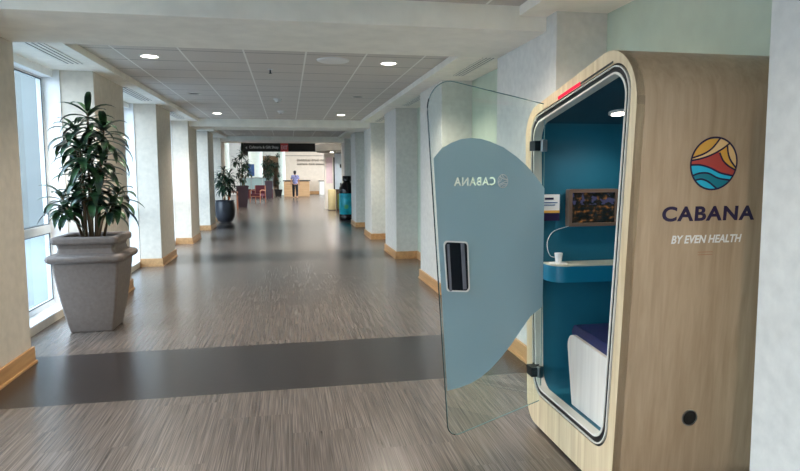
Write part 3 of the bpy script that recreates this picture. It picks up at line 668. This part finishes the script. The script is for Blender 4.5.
# ------------------------------------------------------------------ far end: sign, bins, atrium
t = thing('hanging_sign', 'long black overhead direction sign with a red panel under the last beam', 'sign', (-.2, 22.32, ZB))
y = 22.30; k = y/22.5
bm = B(); box(bm, -1.45, -.215, y, y+.06, 2.28, ZB-.005); obj('left_board', bm, 'signblack', t)
bm = B(); box(bm, .045, .975, y, y+.06, 2.28, ZB-.005); obj('right_board', bm, 'signblack', t)
bm = B(); box(bm, -.215, .045, y-.004, y+.06, 2.28, ZB-.005); rd = obj('red_panel', bm, 'signred', t)
def sign_text(s, x, z, w, h, m, par, nm='lettering'): obj(nm, xform(text_mesh(s, w, h, .01), lambda a, b, c: (x+a, y-.007+c, z+b)), m, par)
sign_text('Cafeteria & Gift Shop', -1.27, 2.36, .98, .12, 'signink', t)
bm = B(); prism(bm, [(-1.40, 2.41), (-1.34, 2.36), (-1.34, 2.46)], lambda a, b: (a, y-.006, b), lambda a, b: (a, y+.01, b)); obj('arrow', bm, 'signink', t)
sign_text('EXIT', -.19, 2.36, .21, .13, 'noticepink', t)
# giant bottle bin
t = thing('bottle_bin', 'giant black bottle-shaped bin with a turquoise label beside the right pillars', 'bin', (1.90, 20.6, 0)); bx_, by_ = 1.905, 20.62
bm = B(); lathe(bm, [(.25, 0), (.262, .02), (.262, .17), (.25, .19)], bx_, by_, 32); obj('base', bm, 'bottle', t, 'auto')
bm = B(); lathe(bm, [(.25, .19), (.258, .20), (.258, .86), (.25, .87)], bx_, by_, 32); lb = obj('label_wrap', bm, 'label', t, 'auto')
bm = B(); prism(bm, rpoly([(-.06, .36, .05), (.07, .38, .06), (.09, .5, .05), (-.05, .52, .06)], 5), lambda a, b: (bx_+a-.06, by_-.262, b), lambda a, b: (bx_+a-.06, by_-.25, b)); obj('label_patch', bm, 'labelgreen', lb)
bm = B(); lathe(bm, [(.25, .87), (.262, .88), (.262, .97), (.25, 1.06), (.19, 1.16), (.13, 1.22), (.11, 1.27)], bx_, by_, 32); obj('shoulder', bm, 'bottle', t, 'auto')
bm = B(); lathe(bm, [(.13, 1.27), (.145, 1.285), (.145, 1.42), (.13, 1.44)], bx_, by_, 24); obj('cap', bm, 'bottle', t, 'auto')
t = thing('brass_bin', 'pale brass cylindrical waste bin below the notice wall', 'bin', (1.72, 26, 0))
bm = B(); lathe(bm, [(.16, 0), (.16, .82), (.145, .86), (.10, .86), (.09, .82)], 1.77, 25.9, 32); obj('drum', bm, 'brass', t, 'auto')
bm = B(); lathe(bm, [(.165, 0), (.165, .04)], 1.77, 25.9, 32); obj('foot_ring', bm, 'brown', t)
t = thing('recycling_bin', 'dark brown box bin with a green front panel beside the brass bin', 'bin', (2.08, 25.3, 0))
bm = B(); box(bm, 1.90, 2.28, 25.1, 25.5, 0, .86); obj('cabinet', bm, 'brown', t, bevel=.01)
bm = B(); box(bm, 1.94, 2.10, 25.08, 25.1, .1, .7); obj('front_panel', bm, 'greenpanel', t)
bm = B(); box(bm, 1.88, 2.30, 25.08, 25.52, .86, .89); obj('lid', bm, 'desktopdark', t)
# right wall past the corridor: notice wall with door
bm = B(); box(bm, 1.55, 5, 27.0, 27.3, 0, 4.2); box(bm, 2.45, 2.6, 22.4, 27, 0, 4.2); struct('wall_notice', bm, 'atr', 'white wall with notices and a door past the corridor')
d = struct('door_1', box(B(), 1.98, 2.75, 26.95, 27.02, 0, 2.5), 'doorpanel', 'pale blue door in the notice wall'); 
bm = B(); box(bm, 1.93, 1.98, 26.93, 27.02, 0, 2.2); obj('jamb', bm, 'darkmetal', d)
for z in (.95, 1.75): bm = B(); box(bm, 2.20, 2.26, 26.90, 26.95, z, z+.16); obj('door_handle', bm, 'darkmetal', d)
t = tag(obj('notice_sheet', box(B(), 1.62, 1.88, 26.98, 26.999, 1.1, 2.2), 'noticepink'), 'tall pale pink notice on the wall above the brass bin', 'notice')
t = thing('round_canopy', 'round flat grey ceiling canopy hanging past the last beam', 'canopy', (2.35, 26.2, 2.5))
bm = B(); lathe(bm, [(1.2, 2.36), (1.28, 2.40), (1.28, 2.66), (1.1, 2.70)], 2.40, 25.6, 48); obj('drum', bm, 'disc', t, 'auto')
bm = B(); tube(bm, [(2.4, 25.6, 2.70), (2.4, 25.6, 4.2)], .03, 8); obj('hanger', bm, 'metal', t)
bm = B(); lathe(bm, [(.07, 2.352), (.07, 2.359)], 1.75, 25.2, 16); obj('spot_lens', bm, 'lamp', t)
# atrium shell
bm = B(); box(bm, -12, 9, 22.4, 22.5, 2.85, 4.3); box(bm, 2.3, 9, 22.4, 22.5, 0, 4.3); box(bm, -12, -2.43, 22.4, 22.5, 0, 4.3); struct('wall_front', bm, 'atr', 'upper atrium wall above the corridor mouth')
bm = B(); box(bm, -.55, 9, 46, 46.2, 0, 4.3); struct('wall_far', bm, 'beige', 'beige wall with raised lettering behind the desk')
bm = B(); box(bm, -.35, 9, 45.97, 46.0, 0, .22); struct('baseboard_far', bm, 'base', 'wood baseboard under the beige wall')
bm = B(); box(bm, -.35, 9, 45.98, 46.0, 2.75, 2.79); struct('trim_7', bm, 'letters', 'thin reveal line across the beige wall')
bm = B(); box(bm, -12, -2.7, 46, 46.2, 0, 4.3); box(bm, -3.2, -.2, 46.0, 46.2, 2.75, 4.3); struct('wall_left_far', bm, 'atr', 'white wall left of the far hallway')
bm = B(); box(bm, -2.9, -2.7, 46.2, 80, 0, 3); box(bm, -.4, -.2, 46.2, 80, 0, 3); box(bm, -3, 0, 80, 80.2, 0, 3); struct('wall_hallway', bm, 'beige', 'walls of the hallway beyond the atrium')
CA = struct('ceiling_atrium', box(B(), -12, 9, 22.5, 46.1, 4.2, 4.4), 'ceil2', 'plain ceiling over the atrium'); struct('ceiling_hallway', box(B(), -3, 0, 46.1, 80, 2.8, 3), 'ceil2', 'low ceiling of the far hallway')
# glazed left side of the atrium
f = B()
for i in range(9): y = 22.6+i*2.92; box(f, -8.1, -8.0, y-.05, y+.05, 0, 4.2)
for z in (0, 1.2, 4.1): box(f, -8.1, -8.0, 22.5, 46, z, z+.1)
w = struct('window_9', f, 'frame', 'tall glazed side of the atrium'); 
for i in range(8): bm = B(); box(bm, -8.06, -8.05, 22.65+i*2.92, 25.47+i*2.92, .1, 4.1); obj('pane', bm, 'glass', w)
for (x, y, r, lb) in ((-2.95, 30.5, .30, 'round white column left of the plants, nearest of three'), (-2.03, 42.5, .45, 'broad round pale green column behind the planters'), (-.37, 45, .24, 'slim round column at the left end of the beige wall')):
    bm = B(); lathe(bm, [(r, 0), (r, 4.2)], x, y, 32); tag(obj('round_column', bm, 'greenwhite', smooth='auto'), lb, 'column', 'round atrium columns')
# reception desk
t = thing('reception_desk', 'maple reception desk with a dark counter before the beige wall', 'desk', (.55, 42, 0))
bm = B(); box(bm, -.25, 1.4, 41.6, 42.4, 0, .98); obj('front', bm, 'deskwood', t, bevel=.01)
bm = B(); box(bm, -.3, 1.45, 41.55, 42.45, 1.0, 1.07); obj('counter', bm, 'desktopdark', t, bevel=.005)
bm = B(); box(bm, -.2, 1.35, 41.65, 42.35, .975, 1.005); obj('counter_gap', bm, 'black', t)
t = thing('side_counter', 'small wooden cabinet standing against the beige wall', 'cabinet', (2.5, 45.3, 0))
bm = B(); box(bm, 2.2, 3.0, 44.6, 45.3, 0, .95); obj('cabinet', bm, 'atr', t); bm = B(); box(bm, 2.15, 3.05, 44.55, 45.35, .95, 1.0); obj('top', bm, 'desktopdark', t)
# raised letters on the beige wall: too small to read, short upright bars in two rows
t = thing('wall_lettering', 'two rows of small raised grey letters on the beige wall', 'lettering', (1.7, 45.96, 2.2))
random.seed(11)
for (z, n_, w0) in ((2.36, 16, .11), (2.10, 20, .085)):
    x = .72
    for i in range(n_):
        if i in (7, 12): x += .09; continue
        bm = B(); w1 = w0*random.uniform(.55, .8); box(bm, x, x+.022, 45.95, 46.0, z, z+w0*1.3); box(bm, x+w1, x+w1+.02, 45.95, 46, z, z+w0*1.3)
        zz = z+w0*random.choice((.1, .6, 1.15)); box(bm, x, x+w1, 45.95, 46, zz, zz+.02); obj('letter', bm, 'letters', t); x += w0*1.22
# glass rail, blue poster
t = thing('glass_railing', 'low glass railing between the planters', 'railing', (-1.9, 40, 0))
for i in range(3): bm = B(); box(bm, -2.85+i*.66, -2.24+i*.66, 40, 40.02, .55, 1.22); obj('glass_panel', bm, 'frost2', t)
bm = B(); box(bm, -2.9, -.85, 39.97, 40.05, 1.22, 1.27); obj('handrail', bm, 'metal', t)
for i in range(4): bm = B(); box(bm, -2.9+i*.66, -2.86+i*.66, 39.98, 40.04, 0, 1.22); obj('post', bm, 'metal', t)
bm = B(); box(bm, -2.9, -.9, 40.02, 40.06, 0, .55); obj('kick_panel', bm, 'maroon', t)
t = thing('poster_stand', 'blue poster on a thin stand before the broad round column', 'poster', (-2.25, 40.9, 0))
bm = B(); box(bm, -2.45, -2.05, 40.9, 40.94, 1.35, 2.1); obj('blue_poster', bm, 'bluepanel', t)
bm = B(); box(bm, -2.27, -2.23, 40.94, 40.97, 0, 2.1); box(bm, -2.45, -2.05, 40.8, 41.1, 0, .03); obj('stand', bm, 'metal', t)
# armchairs
def armchair(x, y, rz, label):
    t = thing('armchair', label, 'chair', (x, y, 0)); ca, sa = math.cos(rz), math.sin(rz)
    def P(a, b, c): return (x+a*ca-b*sa, y+a*sa+b*ca, c)
    def bx(nm, m, *r):
        bm = B(); box(bm, *r); xform(bm, P); obj(nm, bm, m, t, bevel=.015)
    bx('seat', 'maroon', -.27, .27, -.27, .27, .34, .46); bx('backrest', 'maroon', -.27, .27, .22, .32, .46, .90)
    for sx_ in (-1, 1):
        for sy in (-1, 1):
            bm = B(); tube(bm, [P(sx_*.30, sy*.27, 0), P(sx_*.30, sy*.25, .62 if sy < 0 else .88)], .022, 8); obj('leg', bm, 'chairwood', t, True)
        bm = B(); tube(bm, [P(sx_*.30, -.29, .60), P(sx_*.30, -.1, .66), P(sx_*.30, .25, .63)], .024, 8); obj('armrest', bm, 'chairwood', t, True)
    bm = B(); tube(bm, [P(-.3, -.26, .32), P(.3, -.26, .32)], .02, 8); obj('rail', bm, 'chairwood', t, True)
armchair(-1.56, 34.0, -.5, 'maroon armchair with wooden arms between the two tall dark planters')
t = thing('side_table', 'small wooden side table half hidden behind the round pot plant', 'table', (-2.36, 29.2, 0))
bm = B(); box(bm, -2.56, -2.16, 28.2, 28.6, .70, .74); obj('table_top', bm, 'chairwood', t)
for a in (-2.54, -2.20):
    for b in (28.22, 28.56): bm = B(); box(bm, a, a+.04, b-.02, b+.02, 0, .70); obj('leg', bm, 'chairwood', t)
l = bpy.data.lights.new('canopy_lamp', 'SPOT'); l.energy = 90; l.color = (1, .95, .9); l.spot_size = 2.9; l.spot_blend = .4; l.shadow_soft_size = .07
o = bpy.data.objects.new('canopy_lamp', l); C.objects.link(o); o.location = (1.75, 25.2, 2.33)

# ------------------------------------------------------------------ person
def skin(name, verts, edges, m, parent, sub=2):
    me = bpy.data.meshes.new(name); me.from_pydata([v[:3] for v in verts], edges, []); o = bpy.data.objects.new(name, me); C.objects.link(o)
    s = o.modifiers.new('skin', 'SKIN'); s.use_smooth_shade = True
    for i, v in enumerate(verts):
        r = v[3] if isinstance(v[3], tuple) else (v[3], v[3]); me.skin_vertices[0].data[i].radius = r
        me.skin_vertices[0].data[i].use_root = (i == 0)
    ss = o.modifiers.new('sub', 'SUBSURF'); ss.levels = ss.render_levels = sub
    dg = bpy.context.evaluated_depsgraph_get(); nm = bpy.data.meshes.new_from_object(o.evaluated_get(dg)); bpy.data.objects.remove(o)
    nm.materials.clear(); nm.materials.append(M[m]); q = bpy.data.objects.new(name, nm); C.objects.link(q)
    for p in nm.polygons: p.use_smooth = True
    q.parent = parent; q.matrix_parent_inverse = Matrix.Translation(-parent.location); return q
gx, gy = .43, 37.6
pr = thing('person', 'person in a blue and white patterned top and black trousers walking away', 'person', (gx, gy, 0))
g = lambda x, y, z, r: (gx+x, gy+y, z, r)
# body: pelvis root, walking away (+y), left leg forward
bv = [g(0, 0, .90, (.13, .10)), g(0, 0, 1.08, (.115, .09)), g(0, .01, 1.26, (.14, .10)), g(0, .01, 1.38, (.09, .07)), g(0, .02, 1.45, .048), g(0, .03, 1.52, .07), g(0, .035, 1.60, .088), g(0, .03, 1.66, .06),
      g(-.09, 0, .86, .085), g(-.10, .12, .48, .055), g(-.10, .16, .10, .036), g(-.10, .26, .04, .032),
      g(.09, 0, .86, .085), g(.10, -.03, .48, .055), g(.10, -.20, .14, .036), g(.10, -.13, .04, .032),
      g(-.17, .01, 1.36, .055), g(-.22, -.04, 1.10, .042), g(-.23, .04, .88, .03), g(-.23, .06, .82, .034),
      g(.17, .01, 1.36, .055), g(.22, .02, 1.10, .042), g(.23, .12, .90, .03), g(.23, .14, .84, .034)]
be = [(0, 1), (1, 2), (2, 3), (3, 4), (4, 5), (5, 6), (6, 7), (0, 8), (8, 9), (9, 10), (10, 11), (0, 12), (12, 13), (13, 14), (14, 15), (2, 16), (16, 17), (17, 18), (18, 19), (2, 20), (20, 21), (21, 22), (22, 23)]
for hnd, sx_ in ((19, -1), (23, 1)):
    hx, hy, hz, _ = bv[hnd]
    for j, (dy, dz, l_) in enumerate(((.028, -.07, .9), (.010, -.085, 1), (-.008, -.08, 1), (-.024, -.065, .8), (.042, -.03, 1))):
        bv += [(hx, hy+dy*.8, hz-.03 if j < 4 else hz-.005, .010), (hx-sx_*.006, hy+dy, hz+dz, .008)]; n0 = len(bv)-2; be += [(hnd, n0), (n0, n0+1)]
skin('body', bv, be, 'skin', pr)
skin('shirt', [g(0, 0, .86, (.165, .125)), g(0, 0, .98, (.16, .12)), g(0, 0, 1.1, (.145, .11)), g(0, .01, 1.27, (.165, .12)), g(0, .01, 1.39, (.10, .085)), g(-.17, .01, 1.37, .068), g(-.215, -.03, 1.15, .06), g(.17, .01, 1.37, .068), g(.215, .02, 1.15, .06)], [(0, 1), (1, 2), (2, 3), (3, 4), (3, 5), (5, 6), (3, 7), (7, 8)], 'shirt', pr)
skin('trousers', [g(0, 0, .95, (.155, .12)), g(-.09, 0, .84, .105), g(-.10, .12, .48, .08), g(-.10, .155, .12, .062), g(.09, 0, .84, .105), g(.10, -.03, .48, .08), g(.10, -.18, .16, .062)], [(0, 1), (1, 2), (2, 3), (0, 4), (4, 5), (5, 6)], 'trousers', pr)
skin('hair', [g(0, .0, 1.69, .07), g(0, -.01, 1.62, .105), g(0, -.03, 1.52, .08), g(0, -.04, 1.44, .05)], [(0, 1), (1, 2), (2, 3)], 'hair', pr)
for s_, (x, y, z) in ((-1, (-.10, .21, .035)), (1, (.10, -.15, .04))):
    skin('shoe', [g(x, y-.07, z, .042), g(x, y+.06, z, .045), g(x, y+.14, z-.005, .034)], [(0, 1), (1, 2)], 'black', pr, 1)
# face
bm = B(); tube(bm, [(gx, gy+.115, 1.62), (gx, gy+.14, 1.585)], [.008, .014], 8); obj('nose', bm, 'skin', pr, True)
for s_ in (-1, 1):
    bm = B(); lathe(bm, [(.001, -.01), (.011, 0), (.001, .01)], gx+s_*.032, gy+.112, 10, 1.62); obj('eye', bm, 'white', pr, True)

# ------------------------------------------------------------------ outdoors
struct('ground', box(B(), -80, -2.78, -30, 90, -.6, -.12), 'ground', 'pale paving outside the windows')
t = thing('concrete_building', 'grey-blue concrete building seen through the nearest window', 'building', (-14, 20, -.12))
bm = B(); box(bm, -26, -5.0, 19, 32, -.12, 11); obj('wall', bm, 'facade', t)
for i in range(5):
    for j in range(3):
        x = -24.5+i*3.6; z = 1.2+j*3.3
        bm = B(); box(bm, x, x+1.5, 18.9, 19.02, z, z+1.7); q = obj('facade_window', bm, 'facadewin', t)
bm = B(); box(bm, -26.2, -4.8, 18.8, 32.2, 11, 11.4); obj('parapet', bm, 'facade', t)

# ------------------------------------------------------------------ light
w = bpy.data.worlds.new('daylight'); bpy.context.scene.world = w; w.use_nodes = True; nt = w.node_tree; bg = nt.nodes['Background']
tc = nt.nodes.new('ShaderNodeTexCoord'); sx = nt.nodes.new('ShaderNodeSeparateXYZ'); nt.links.new(tc.outputs['Generated'], sx.inputs[0])
rp = nt.nodes.new('ShaderNodeValToRGB'); e = rp.color_ramp.elements; e[0].position = .0; e[0].color = (.80, .905, 1.0, 1); e[1].position = .8; e[1].color = (.58, .77, 1.0, 1)
nt.links.new(sx.outputs[2], rp.inputs[0]); nt.links.new(rp.outputs[0], bg.inputs[0]); bg.inputs[1].default_value = 4.4
# unseen ceiling lamps, added to light the atrium
for (x, y) in ((.3, 23.6), (-4, 27), (1, 30), (-4, 34), (1, 36), (-4, 41), (2, 42)):
    bm = B(); lathe(bm, [(.3, -.02), (.3, 0)], x, y, 24, 4.2); obj('lens', bm, 'lamp', CA)
    l = bpy.data.lights.new('atrium_fill', 'SPOT'); l.energy = 190; l.color = (1, .93, .84); l.spot_size = 2.7; l.spot_blend = .6; l.shadow_soft_size = .3
    o = bpy.data.objects.new('atrium_fill', l); C.objects.link(o); o.location = (x, y, 4.12)

for y in (50, 60, 70):  # unseen spots without fixtures, added to brighten the far hallway
    l = bpy.data.lights.new('hallway_fill', 'SPOT'); l.energy = 90; l.color = (1, .85, .68); l.spot_size = 2.7; l.shadow_soft_size = .2
    o = bpy.data.objects.new('hallway_fill', l); C.objects.link(o); o.location = (-1.6, y, 2.75)
# ------------------------------------------------------------------ camera
F, YAW, PIT, ROL, CX, CY = 625.0855549702985, 0.19649939270123054, 0.09323545837867021, -0.0038892168692451073, 412.65504741585096, 230.77826096031376
cy_, sy_ = math.cos(YAW), math.sin(YAW); cp, sp = math.cos(PIT), math.sin(PIT)
fw = Vector((sy_*cp, cy_*cp, -sp)); ri = Vector((cy_, -sy_, 0)); upv = ri.cross(fw)
r2 = ri*math.cos(ROL)+upv*math.sin(ROL); u2 = -ri*math.sin(ROL)+upv*math.cos(ROL)
cam = bpy.data.cameras.new('camera'); co = bpy.data.objects.new('camera', cam); C.objects.link(co)
cam.sensor_fit = 'HORIZONTAL'; cam.sensor_width = 36; cam.lens = F*36/800; cam.shift_x = (400-CX)/800; cam.shift_y = (CY-235.5)/800; cam.clip_start = .05; cam.clip_end = 300
co.matrix_world = Matrix(((r2.x, u2.x, -fw.x, 0), (r2.y, u2.y, -fw.y, 0), (r2.z, u2.z, -fw.z, H), (0, 0, 0, 1)))
sc = bpy.context.scene; sc.camera = co
sc.view_settings.view_transform = 'Standard'; sc.view_settings.look = 'None'; sc.view_settings.gamma = 1; sc.view_settings.use_curve_mapping = False
sc.view_settings.exposure = 1.05
